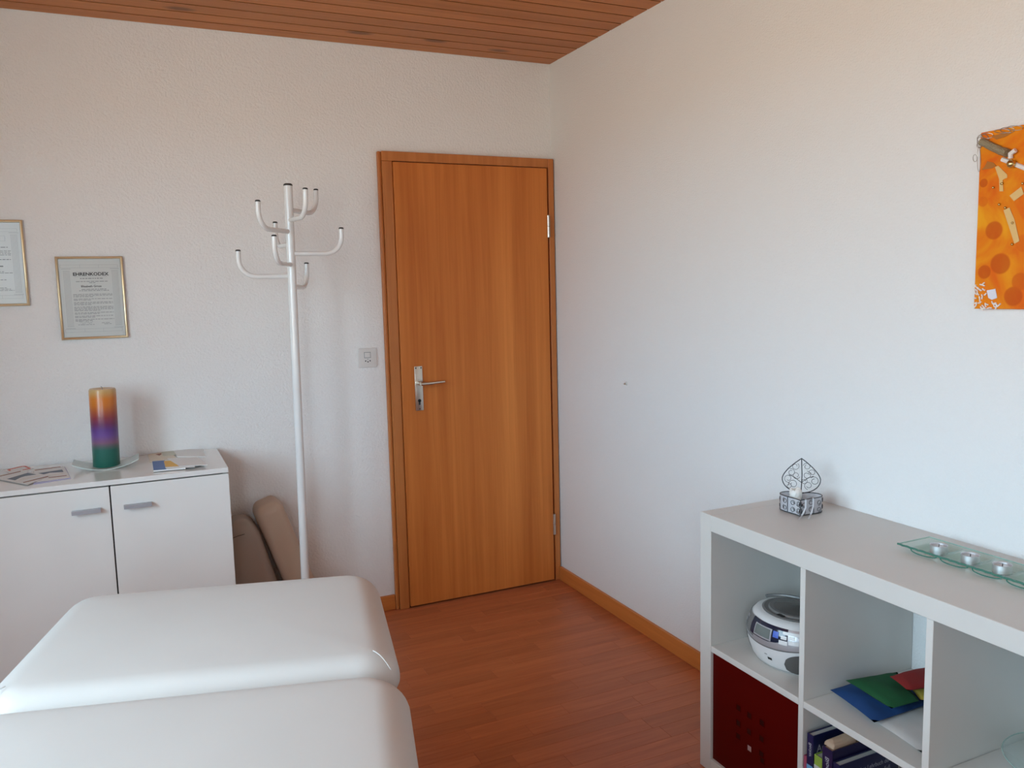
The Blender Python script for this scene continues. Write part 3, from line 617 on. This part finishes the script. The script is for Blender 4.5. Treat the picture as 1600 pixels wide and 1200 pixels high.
# local: -y points to the viewer; tip of the base heart at -y
hs = .112; base = [(x*1.02, y-.055) for x, y in heart(56, hs)]
hb = .047
b = bm_new(); rings = [[b.verts.new((x, y, z_)) for x, y in base] for z_ in (.002, hb)]
for k in range(len(base)): k2 = (k+1) % len(base); b.faces.new((rings[0][k], rings[0][k2], rings[1][k2], rings[1][k]))
b.faces.new(rings[0][::-1]); obj('gauze_lining', b, m_gauze, HB)
for z_ in (.002, hb): b = bm_new(); tube(b, [(x*1.01, y, z_) for x, y in base], .0013, 6, closed=True); obj('wire_rim', b, m_iron, HB)
for k in (0, 9, 19, 28, 37, 47):
    x, y = base[k]; b = bm_new(); tube(b, [(x*1.02, y*1.02, .002), (x*1.02, y*1.02, hb)], .0011, 6); obj('wire_post', b, m_iron, HB)
def curl(c, ex, ey, rad, ph, turns=1.3, n=16): return [Vector(c)+Vector(ex)*rad*(.45+.55*k/n)*math.cos(ph+turns*2*math.pi*k/n)+Vector(ey)*rad*(.45+.55*k/n)*math.sin(ph+turns*2*math.pi*k/n) for k in range(n+1)]
for k in range(2, 56, 3):
    x, y = base[k]; x2, y2 = base[(k+1) % 56]; ex = Vector((x2-x, y2-y, 0)).normalized(); nn = Vector((ex.y, -ex.x, 0)); nn = nn if nn.dot(Vector((x, y, 0))) > 0 else -nn
    for zc in (.014, .034):
        b = bm_new(); tube(b, curl(Vector((x, y, zc+.002*math.sin(k)))*1.0+nn*.0016, ex, (0, 0, 1), .0085, k*1.3), .0007, 5); obj('wire_curl', b, m_iron, HB)
# lid: stands upright at the back
lid_m = frame_m((0, .040, hb), (1, 0, 0), (0, .16, .987), (0, -.987, .16))
lo = leaf_h(.1); b = bm_new(); tube(b, [(x, y, 0) for x, y in lo], .0014, 6, closed=True); lid = obj('lid', xf(b, lid_m), m_iron, HB)
b = bm_new(); tube(b, [(0, 0, 0), (.002, .05, 0), (0, .0975+.002, 0)], .0014, 6); obj('lid_rib', xf(b, lid_m), m_iron, lid)
for (cx, cy, rad, ph) in ((-.017, .076, .011, 0), (.015, .077, .011, 2), (-.028, .058, .011, 1), (.030, .060, .010, 3), (-.036, .040, .012, 4), (.036, .036, .013, 1.5), (-.014, .050, .011, 5), (.015, .052, .012, .6), (-.022, .024, .013, 2.5), (.020, .022, .012, 3.6), (.008, .034, .009, 0), (-.034, .018, .008, 1)):
    b = bm_new(); tube(b, curl((cx, cy, 0), (1, 0, 0), (0, 1, 0), rad, ph, 1.15), .0007, 5); obj('lid_curl', xf(b, lid_m), m_iron, lid)
for sx_ in (-1, 1):
    b = bm_new(); tube(b, [(0, .03, .0), (sx_*.02, .045, 0), (sx_*.034, .05, 0)], .0009, 5); obj('lid_branch', xf(b, lid_m), m_iron, lid)
fl = thing('wax_flower', 'white wax flower lying inside the heart basket', 'flower', (-.150, -1.786, SH+.040), (0, 0, R(-45)))
b = bm_new(); lathe(b, [(.010, -.036), (.014, -.01), (.017, .005), (.014, .018), (.006, .022), (0, .023)], 14, c=(-.014, .004, 0)); obj('bud', b, m_wax, fl)
for k in range(6):
    a = k*1.05; b = bm_new(); bmesh.ops.create_uvsphere(b, u_segments=10, v_segments=7, radius=.011); xf(b, Matrix.Translation((-.014+.012*math.cos(a), .004+.012*math.sin(a), .014+.004*(k % 2))) @ Matrix.Rotation(a, 4, 'Z') @ Matrix.Diagonal((.55, 1, 1.1, 1))); obj('petal', b, m_wax, fl)
for k, (xa, xb) in enumerate(((.014, -.004), (.034, .022))):
    rbn = thing('ribbon', ('thin white ribbon hanging over the front of the heart basket', 'thin white ribbon hanging over the right side of the heart basket')[k], 'ribbon', (-.150, -1.786, SH+.0008), (0, 0, R(-45)), group='basket ribbons')
    yb = min(y for x, y in base if abs(x-xa) < .008)-.004
    b = bm_new(); pts = [(xa*.7, yb+.035, hb-.006), (xa*.9, yb+.012, hb+.003), (xa, yb-.0015, hb+.001), (xa*.98+xb*.02, yb-.005, .026), (xa*.5+xb*.5, yb-.014, .006), (xb, yb-.045, .0008)]
    va = []
    for q in pts: va.append((b.verts.new((q[0]-.0022, q[1], q[2]+.0004)), b.verts.new((q[0]+.0022, q[1], q[2]+.0004))))
    for q, r_ in zip(va, va[1:]): b.faces.new((q[0], q[1], r_[1], r_[0]))
    bmesh.ops.solidify(b, geom=b.faces[:], thickness=.0005); obj('satin_strip', b, mat('white_satin', (.82, .82, .84), .4), rbn)

# ------------------------------------------------------------------ glass tray with tealights
TX, TY0, TP = -.133, -2.1805, .0800     # centre line, first well edge, pitch
tray = thing('tealight_tray', 'green tinted glass tray with square wells on the cube shelf', 'tray', (TX, -2.365, SH))
b = bm_new(); NY, NX = 96, 20; Ya, Yb = -2.150, -2.580; hw = .056; grid = []
def wellz(x, y):
    k = (TY0-y)/TP; zz = .0140
    if 0 <= k <= 4.7:
        f = abs((k % 1)-.5)*2; fx = abs(x)/(hw-.008)
        d = max(f/.86, fx)
        s_ = 1-min(1, max(0, (d-.62)/.38)); zz -= .0108*(s_*s_*(3-2*s_))
    return zz
for i in range(NY+1):
    y = Ya+(Yb-Ya)*i/NY; grid.append([b.verts.new((x, y+2.365, wellz(x, y))) for x in [(-hw+2*hw*j/NX) for j in range(NX+1)]])
for i in range(NY):
    for j in range(NX): b.faces.new((grid[i][j], grid[i+1][j], grid[i+1][j+1], grid[i][j+1]))
bmesh.ops.recalc_face_normals(b, faces=b.faces)
gl = obj('glass_sheet', b, m_gtray, tray)
b = bm_new(); Ly, Lx = (Ya+2.365, Yb+2.365), hw
tube(b, [(-Lx, Ly[0]+(Ly[1]-Ly[0])*k/60, .0140+.0006*math.sin(k*2.1)) for k in range(61)], .0026, 8); obj('glass_edge', b, m_gedge, tray)
b = bm_new(); tube(b, [(-Lx, Ly[0], .014), (Lx, Ly[0], .014), (Lx, Ly[1], .014), (-Lx, Ly[1], .014)], .0016, 6); obj('glass_edge', b, mat('pale_green_glass', (.42, .60, .53), .15), tray)
for w_ in range(5):   # visible curved belly of each well along the front edge
    yc = TY0-TP*(w_+.5)+2.365; b = bm_new(); tube(b, [(-Lx+.004+.004*math.cos(R(a)), yc-.033*math.cos(R(a)), .0136-.0112*math.sin(R(a))**.6 if 0 < a < 180 else .0136) for a in range(0, 181, 12)], .0015, 6); obj('well_rim', b, m_gedge, tray)
def tealight(label, y):
    t = thing('tealight', label, 'tealight', (TX-.002, y, SH+.0036), group='tealights in the glass tray')
    b = bm_new(); lathe(b, [(.0185, 0), (.0195, .001), (.0195, .0185), (.0200, .0192), (.0194, .0192), (.0188, .0185), (.0188, .0130), (.0, .0130)], 28); obj('metal_cup', b, m_alu, t)
    b = bm_new(); lathe(b, [(.0186, .0131), (.0184, .0145), (.01, .0138), (0, .0140)], 24); obj('wax', b, mat('tealight_wax', (.62, .60, .60), .35), t)
    b = bm_new(); tube(b, [(0, 0, .0138), (.0008, 0, .0205)], .0009, 6); obj('wick', b, m_black, t)
tealight('silver tealight in the tray well nearest the heart basket', -2.2215)
tealight('silver tealight in the tray, middle one of three', -2.3035)
tealight('silver tealight in the tray nearest the right photo edge', -2.3810)

# ------------------------------------------------------------------ CD radio in the upper left cube
RA, RBx = .140, .120
BB = thing('cd_radio', 'rounded white and grey portable CD radio in the upper left cube', 'radio', (-.238, -1.860, .3938), (0, 0, R(0)))
prof = [(.78, .000), (.81, .004), (.875, .017), (.94, .038), (.98, .058), (1.0, .076), (.99, .090), (.955, .108), (.895, .124), (.82, .135), (.71, .141)]
def ppt(s):
    s = max(0, min(.9999, s))*(len(prof)-1); i = int(s); f = s-i; return prof[i][0]+(prof[i+1][0]-prof[i][0])*f, prof[i][1]+(prof[i+1][1]-prof[i][1])*f
def bpt(phi, s, off=0):     # phi = 0 faces -x (front), positive towards -y (right speaker)
    r_, z_ = ppt(s); tilt = .07*(-(r_)*math.cos(phi))*RBx*.0
    return Vector((-(RBx*r_+off)*math.cos(phi), -(RA*r_+off)*math.sin(phi), z_+(off*.4 if s > .6 else -off*.1)))
def patch(name, m, ph0, ph1, lo, hi, off, nu=24, nv=8, par=None):
    b = bm_new(); g_ = []
    for i in range(nu+1):
        ph = R(ph0+(ph1-ph0)*i/nu); l, h_ = lo(math.degrees(ph)), hi(math.degrees(ph)); g_.append([b.verts.new(bpt(ph, l+(h_-l)*j/nv, off)) for j in range(nv+1)])
    for i in range(nu):
        for j in range(nv): b.faces.new((g_[i][j], g_[i+1][j], g_[i+1][j+1], g_[i][j+1]))
    bmesh.ops.remove_doubles(b, verts=b.verts, dist=1e-6)
    return obj(name, b, m, par or BB, angle=60)
m_shell = mat('white_radio_plastic', (.68, .67, .66), .3); m_gun = mat('gunmetal_plastic', (.16, .155, .15), .35); m_silver = mat('silver_plastic', (.46, .46, .48), .3, metal=.5); m_navy = mat('dark_navy_gloss', (.012, .015, .035), .12); m_grille = mat('speaker_grille', (.10, .095, .09), .6, bump=(900, .6, .001)); m_lcd = mat('grey_lcd', (.15, .17, .16), .2); m_bluelab = mat('blue_sticker', (.04, .10, .50), .4)
b = bm_new(); rings = []
SEG = 56
lathe_pts = [[bpt(2*math.pi*k/SEG, j/(20)*.9999) for k in range(SEG)] for j in range(21)]
rv = [[b.verts.new(p_) for p_ in r_] for r_ in lathe_pts]
for a_, c_ in zip(rv, rv[1:]):
    for k in range(SEG): b.faces.new((a_[k], a_[(k+1) % SEG], c_[(k+1) % SEG], c_[k]))
b.faces.new(rv[0][::-1]); b.faces.new(rv[-1]); shell = obj('shell', b, m_shell, BB, angle=60)
bandlo = lambda d: .60-.14*max(0, math.cos(R(d*1.1)))
patch('control_band', m_silver, -105, 105, bandlo, lambda d: .83, .0008, 60, 8)
patch('band_edge', m_gun, -105, 105, lambda d: bandlo(d)-.018, lambda d: bandlo(d)+.004, .0012, 60, 2)
patch('dark_panel', m_gun, -90, -14, lambda d: bandlo(d)+.05, lambda d: .82, .0012, 24, 8)
patch('display_panel', m_navy, -22, 34, lambda d: .565+.0030*max(0, d-10), lambda d: .835, .0018, 24, 8)
patch('display_bezel', m_silver, -13, 14, lambda d: .585, lambda d: .765, .0024, 12, 4)
patch('display_screen', m_lcd, -11, 12, lambda d: .605, lambda d: .748, .0030, 12, 4)
patch('blue_sticker', m_bluelab, 16, 23, lambda d: .66, lambda d: .755, .0026, 6, 3)
for (p0, p1, l, h_) in ((26, 33, .665, .715), (34.5, 42, .68, .73), (24, 34, .595, .65), (35.5, 47, .61, .665), (28, 50, .74, .785)): patch('button', m_shell, p0, p1, lambda d, l=l: l, lambda d, h_=h_: h_, .0026, 6, 3)
for (p0, l, h_) in ((-44, .72, .77), (-46, .65, .70), (-48, .58, .63)): patch('button', m_silver, p0, p0+9, lambda d, l=l: l, lambda d, h_=h_: h_, .0024, 5, 3)
for (p0, p1) in ((30, 96), (-96, -40)):
    c_ = (p0+p1)/2; h2 = (p1-p0)/2
    e_ = lambda d, c_=c_, h2=h2: math.sqrt(max(0, 1-(abs(d-c_)/h2)**2.6))
    patch('speaker', m_grille, p0, p1, lambda d, e_=e_: .275-.185*e_(d), lambda d, e_=e_: .275+.185*e_(d), .0014, 30, 8)
    patch('speaker_ring', m_gun, p0, p1, lambda d, e_=e_: .275-.185*e_(d)-.010, lambda d, e_=e_: .275-.185*e_(d)+.004, .0012, 30, 2)
patch('usb_port', m_black, 8, 14, lambda d: .265, lambda d: .30, .0012, 4, 3); patch('usb_mark', m_gun, 4, 8, lambda d: .33, lambda d: .34, .0012, 4, 2)
patch('foot_line', m_gun, -60, 60, lambda d: .11, lambda d: .122, .0006, 40, 2)
b = bm_new(); LZ = .0075
lathe(b, [(.094, .1335), (.0945, .1350), (.088, .1375), (.082, .1360), (.076, .1362), (.072, .1405), (.04, .1425), (0, .143)], 44, sx=.86, sy=1, c=(0, 0, LZ)); lidr = obj('cd_lid', b, m_gun, BB)
b = bm_new(); lathe(b, [(.062, .1418), (.060, .1424), (0, .1438)], 36, sx=.86, c=(0, 0, LZ)); obj('lid_window', b, mat('smoked_lid', (.10, .095, .088), .22), lidr)
b = bm_new(); box(b, (-.062, -.042, .1425), (-.05, -.02, .1433)); obj('finger_notch', xf(b, Matrix.Translation((-.012, .012, -.004+LZ))), m_black, lidr)
b = bm_new(); tube(b, [(.098*math.cos(R(a))*.86+.0, .132*math.sin(R(a)), .1345+.008*math.cos(R(a))) for a in range(-80, 81, 8)], .005, 8); obj('carry_handle', b, m_gun, BB)

# ------------------------------------------------------------------ dark red box in the lower left cube
m_redb = mat('dark_red_acrylic', (.075, .0012, .0008), .34, spec=.10); m_redw = mat('red_recess', (.022, .0006, .0005), .4, spec=.2); m_redl = mat('pale_recess', (.34, .22, .21), .3)
RBX = thing('storage_box', 'dark red glossy storage box with small square cut-outs in the shelf', 'storage box', (-.20, -1.860, .0425))
ya, yb, za, zb = -1.6865+1.860, -2.0318+1.860, 0, .331; xa, xb = -.184, .184
sq = []
O6 = (1090, 1010, 170/1074)
for a in ((395, 608), (395, 762), (392, 888), (503, 685), (500, 845), (504, 1010), (627, 758), (624, 915), (622, 1065), (630, 1128)):
    q = pix(O6[0]+a[0]*O6[2], O6[1]+a[1]*O6[2], 0, -.384); sq.append((q.y+1.860, q.z-.0425))
hs_ = .0085
# one unbroken front panel; flat tiles, mostly darker, mark the square openings
cols = sorted({round(y, 3) for y, z_ in sq})
b = bm_new(); box(b, (xa+.003, ya, za), (xa+.006, yb, zb)); front = obj('front_panel', b, m_redb, RBX, smooth=False)
for k, (y_, z_) in enumerate(sq):
    b = bm_new(); prf = [(hs_+.0016, 0), (hs_+.0016, -.0012), (hs_, -.0014), (hs_-.0004, 0)]
    rg_ = [[b.verts.new((xa+.003+d, y_+sy*h_, z_+sz*h_)) for sy, sz in ((-1, -1), (1, -1), (1, 1), (-1, 1))] for h_, d in prf]
    for p_, q_ in zip(rg_, rg_[1:]):
        for i in range(4): b.faces.new((p_[i], p_[(i+1) % 4], q_[(i+1) % 4], q_[i]))
    obj('window_rim', b, m_redb, front, smooth=False)
    b = bm_new(); box(b, (xa+.0027, y_-hs_+.001, z_-hs_+.001), (xa+.0031, y_+hs_-.001, z_+hs_-.001)); obj('square_window', b, m_redl if k == 5 else m_redw, front, smooth=False)
for (a, c_) in (((xa+.0065, ya, za), (xb, ya-.003, zb)), ((xa+.0065, yb, za), (xb, yb+.003, zb))): obj('side_wall', bx(a, c_), m_redb, RBX, smooth=False)
obj('rear_wall', bx((xb-.003, ya-.0035, za), (xb, yb+.0035, zb)), m_redb, RBX, smooth=False); obj('box_floor', bx((xa+.0065, ya-.0035, za), (xb-.0035, yb+.0035, .003)), m_redb, RBX, smooth=False)

# ------------------------------------------------------------------ cloth pads in the upper middle cube
def pad_poly(name, label, col, pts, zb_, th, n=12, seed=0, sag=None):
    """soft flat pouch over a quad given by photo pixels on the plane z = zb_ + th/2"""
    Q = [pix(a, b_, 2, zb_+th*.5) for a, b_ in pts]; c = sum(Q, Vector())/4
    o = thing(name, label, 'cloth pouch', (c.x, c.y, zb_), group='coloured pouches in the shelf')
    b = bm_new(); rg = random.Random(seed); T_, B_ = [], []
    for i in range(n+1):
        u = i/n; rt, rb_ = [], []
        for j in range(n+1):
            v = j/n; p_ = (Q[0]*(1-u)+Q[1]*u)*(1-v)+(Q[3]*(1-u)+Q[2]*u)*v-c
            h_ = max(0, 16*u*(1-u)*v*(1-v))**.36
            pin = 1-.03*(1-abs(2*u-1)**2)*(1 if v in (0, 1) else 0)
            zz = th*(.5+.5*h_*(1+.38*noise.noise((p_.x*26+seed*7, p_.y*26, seed)))); zl = th*(.5-.5*h_)
            rt.append(b.verts.new((p_.x*pin, p_.y*pin, zz))); rb_.append(rt[-1] if (u in (0, 1) or v in (0, 1)) else b.verts.new((p_.x, p_.y, zl)))
        T_.append(rt); B_.append(rb_)
    for i in range(n):
        for j in range(n):
            b.faces.new((T_[i][j], T_[i+1][j], T_[i+1][j+1], T_[i][j+1]))
            vs = [B_[i][j], B_[i][j+1], B_[i+1][j+1], B_[i+1][j]]
            try: b.faces.new(vs)
            except ValueError: pass
    m_ = mat(name+'_'+str(seed), col, .85, bump=(800, .35, .0012)); obj('fabric', b, m_, o, angle=80)
    return o
SZ = .3935
pad_poly('cloth_pouch', 'blue cloth pouch lowest at the front of the pouch pile', (.003, .040, .15), [(1297, 1078), (1366, 1129), (1462, 1096), (1382, 1054)], SZ, .034, seed=1)
pad_poly('cloth_pouch', 'white cloth lying in front of the blue pouch', (.60, .58, .56), [(1362, 1124), (1440, 1176), (1500, 1150), (1440, 1098)], SZ, .012, seed=2)
pad_poly('cloth_pouch', 'green cloth pouch on top of the blue pouch', (.003, .075, .020), [(1321, 1063), (1393, 1107), (1436, 1095), (1402, 1050)], SZ+.0375, .024, seed=3)
pad_poly('cloth_pouch', 'yellow cloth pouch peeking out beneath the red one', (.52, .40, .06), [(1420, 1072), (1438, 1094), (1475, 1090), (1462, 1064)], SZ+.0375, .014, seed=4)
pad_poly('cloth_pouch', 'red cloth pouch at the rear of the pouch pile', (.24, .010, .008), [(1390, 1057), (1418, 1079), (1486, 1066), (1462, 1040)], SZ+.0610, .020, seed=5)

# ------------------------------------------------------------------ books in the lower middle cube
BX0 = -.386
def book(label, y0, y1, h_, dep, cov, spine_txt=None, page=(.42, .40, .38), band=None, x0=BX0, stx=.013):
    o = thing('book', label, 'book', (x0, (y0+y1)/2, .0425), group='books in the lower middle cube'); hw_ = abs(y1-y0)/2
    mc = mat('cover', cov, .35); b = bm_new(); box(b, (0, -hw_, 0), (.003, hw_, h_), .0008, 1); sp_ = obj('spine', b, mc, o, smooth=False)
    for s_ in (-1, 1): b = bm_new(); box(b, (.0032, s_*hw_, 0), (dep, s_*(hw_-.0022), h_)); cv = obj('cover', b, mc, o, smooth=False)
    b = bm_new(); box(b, (.0034, -hw_+.0024, .003), (dep-.004, hw_-.0024, h_-.003)); obj('page_block', b, mat('pages', page, .8, bump=(1200, .2, .001)), o, smooth=False)
    if band: b = bm_new(); box(b, (-.0004, -hw_+.0005, band[0]), (-.0001, hw_-.0005, band[1])); obj('spine_band', b, mat('band', band[2], .5), o, smooth=False)
    if spine_txt:
        tb_ = text_bm(spine_txt, stx, 'LEFT', .0001); xf(tb_, frame_m((-.0007, -stx*.35, h_-.022), (0, 0, -1), (0, 1, 0), (-1, 0, 0))); obj('spine_lettering', tb_, m_paperw if False else mat('pale_letters', (.42, .42, .46), .5), o, smooth=False)
    return o, hw_, h_
navy = (.010, .012, .060)
book('thin pink book next to the shelf divider', -2.0515, -2.0615, .206, .17, (.33, .07, .12))
o1, hw1, h1 = book('tall navy book titled An with light blue spine label', -2.0625, -2.0830, .272, .20, navy, 'Becker', band=(.10, .190, (.14, .36, .60)))
tb_ = text_bm('An', .028, 'LEFT', .0002, sx=.9); xf(tb_, frame_m((.012, -hw1-.0005, h1-.046), (1, 0, 0), (0, 0, 1), (0, -1, 0))); obj('cover_lettering', tb_, mat('grey_letters', (.36, .36, .42), .5), o1, smooth=False)
o2, hw2, h2_ = book('green and white book between two navy books', -2.0850, -2.1110, .226, .16, (.26, .38, .06), page=(.36, .36, .34), band=(.155, .200, (.52, .53, .50)), x0=-.384)
tb_ = text_bm('DIE', .0115, 'CENTER', .0002); xf(tb_, frame_m((-.0008, 0, .170), (0, -1, 0), (0, 0, 1), (-1, 0, 0))); obj('spine_lettering', tb_, m_inkgrey, o2, smooth=False)
o3, hw3, h3 = book('thick navy book with pale vertical spine title and yellowed pages', -2.1130, -2.1450, .264, .19, (.014, .010, .050), 'Biochemie', page=(.46, .30, .20), stx=.018)
o4, hw4, h4 = book('navy textbook titled Praktisches Lehrbuch on its cover', -2.1480, -2.1690, .240, .20, navy, 'Lehrbuch', page=(.40, .39, .37))
for k, (s_, dx_) in enumerate((('Praktisches Lehrbuch der', .018), ('Reflexzonentherapie am Fuß', .002))):
    tb_ = text_bm(s_, .0165, 'LEFT', .0001, sx=.86); xf(tb_, frame_m((dx_+.005, -hw4-.0006, h4-.034-.020*k), (1, 0, 0), (0, 0, 1), (0, -1, 0))); obj('cover_lettering', tb_, mat('grey_letters', (.36, .36, .42), .5), o4, smooth=False)
# crumpled paper on the thick navy book
pp_ = thing('paper_slip', 'crumpled tan paper slip lying on the thick navy book', 'paper', (-.340, -2.126, .0425+.264+.0004))
b = slab(bm_new(), .040, .0155, .010, .006, .005, .001, n=4, m=4, crown=.004)
for v in b.verts: v.co.z *= 1+.5*noise.noise((v.co.x*60, v.co.y*90, 2.2)); v.co.x += .004*noise.noise((v.co.y*80, 1, v.co.z*50))
obj('paper_fold', b, mat('tan_paper', (.46, .32, .22), .7), pp_, angle=50)
b = bm_new(); g_ = [[b.verts.new((.03+.09*i/8, -.012+.026*j/3, .006+.010*math.sin(i*.8)*(j/3))) for j in range(4)] for i in range(9)]
for i in range(8):
    for j in range(3): b.faces.new((g_[i][j], g_[i+1][j], g_[i+1][j+1], g_[i][j+1]))
bmesh.ops.solidify(b, geom=b.faces[:], thickness=.001); obj('loose_sheet', b, mat('tan_sheet', (.34, .25, .18), .7), pp_)

# ------------------------------------------------------------------ glass bowl in the third cube
gb = thing('glass_bowl', 'pale green glass bowl at the right edge of the shelf', 'bowl', (-.20, -2.585, .3936))
b = bm_new(); lathe(b, [(.045, 0), (.060, .004), (.092, .030), (.118, .070), (.1205, .0705), (.1165, .069), (.090, .033), (.058, .008), (0, .006)], 44); obj('bowl', b, glass('bowl_glass', (.90, .935, .92)), gb)
b = bm_new(); tube(b, [(.1192*math.cos(2*math.pi*k/48), .1192*math.sin(2*math.pi*k/48), .0708) for k in range(48)], .0012, 6, closed=True); obj('bowl_rim', b, mat('bowl_edge', (.30, .42, .37), .15), gb)
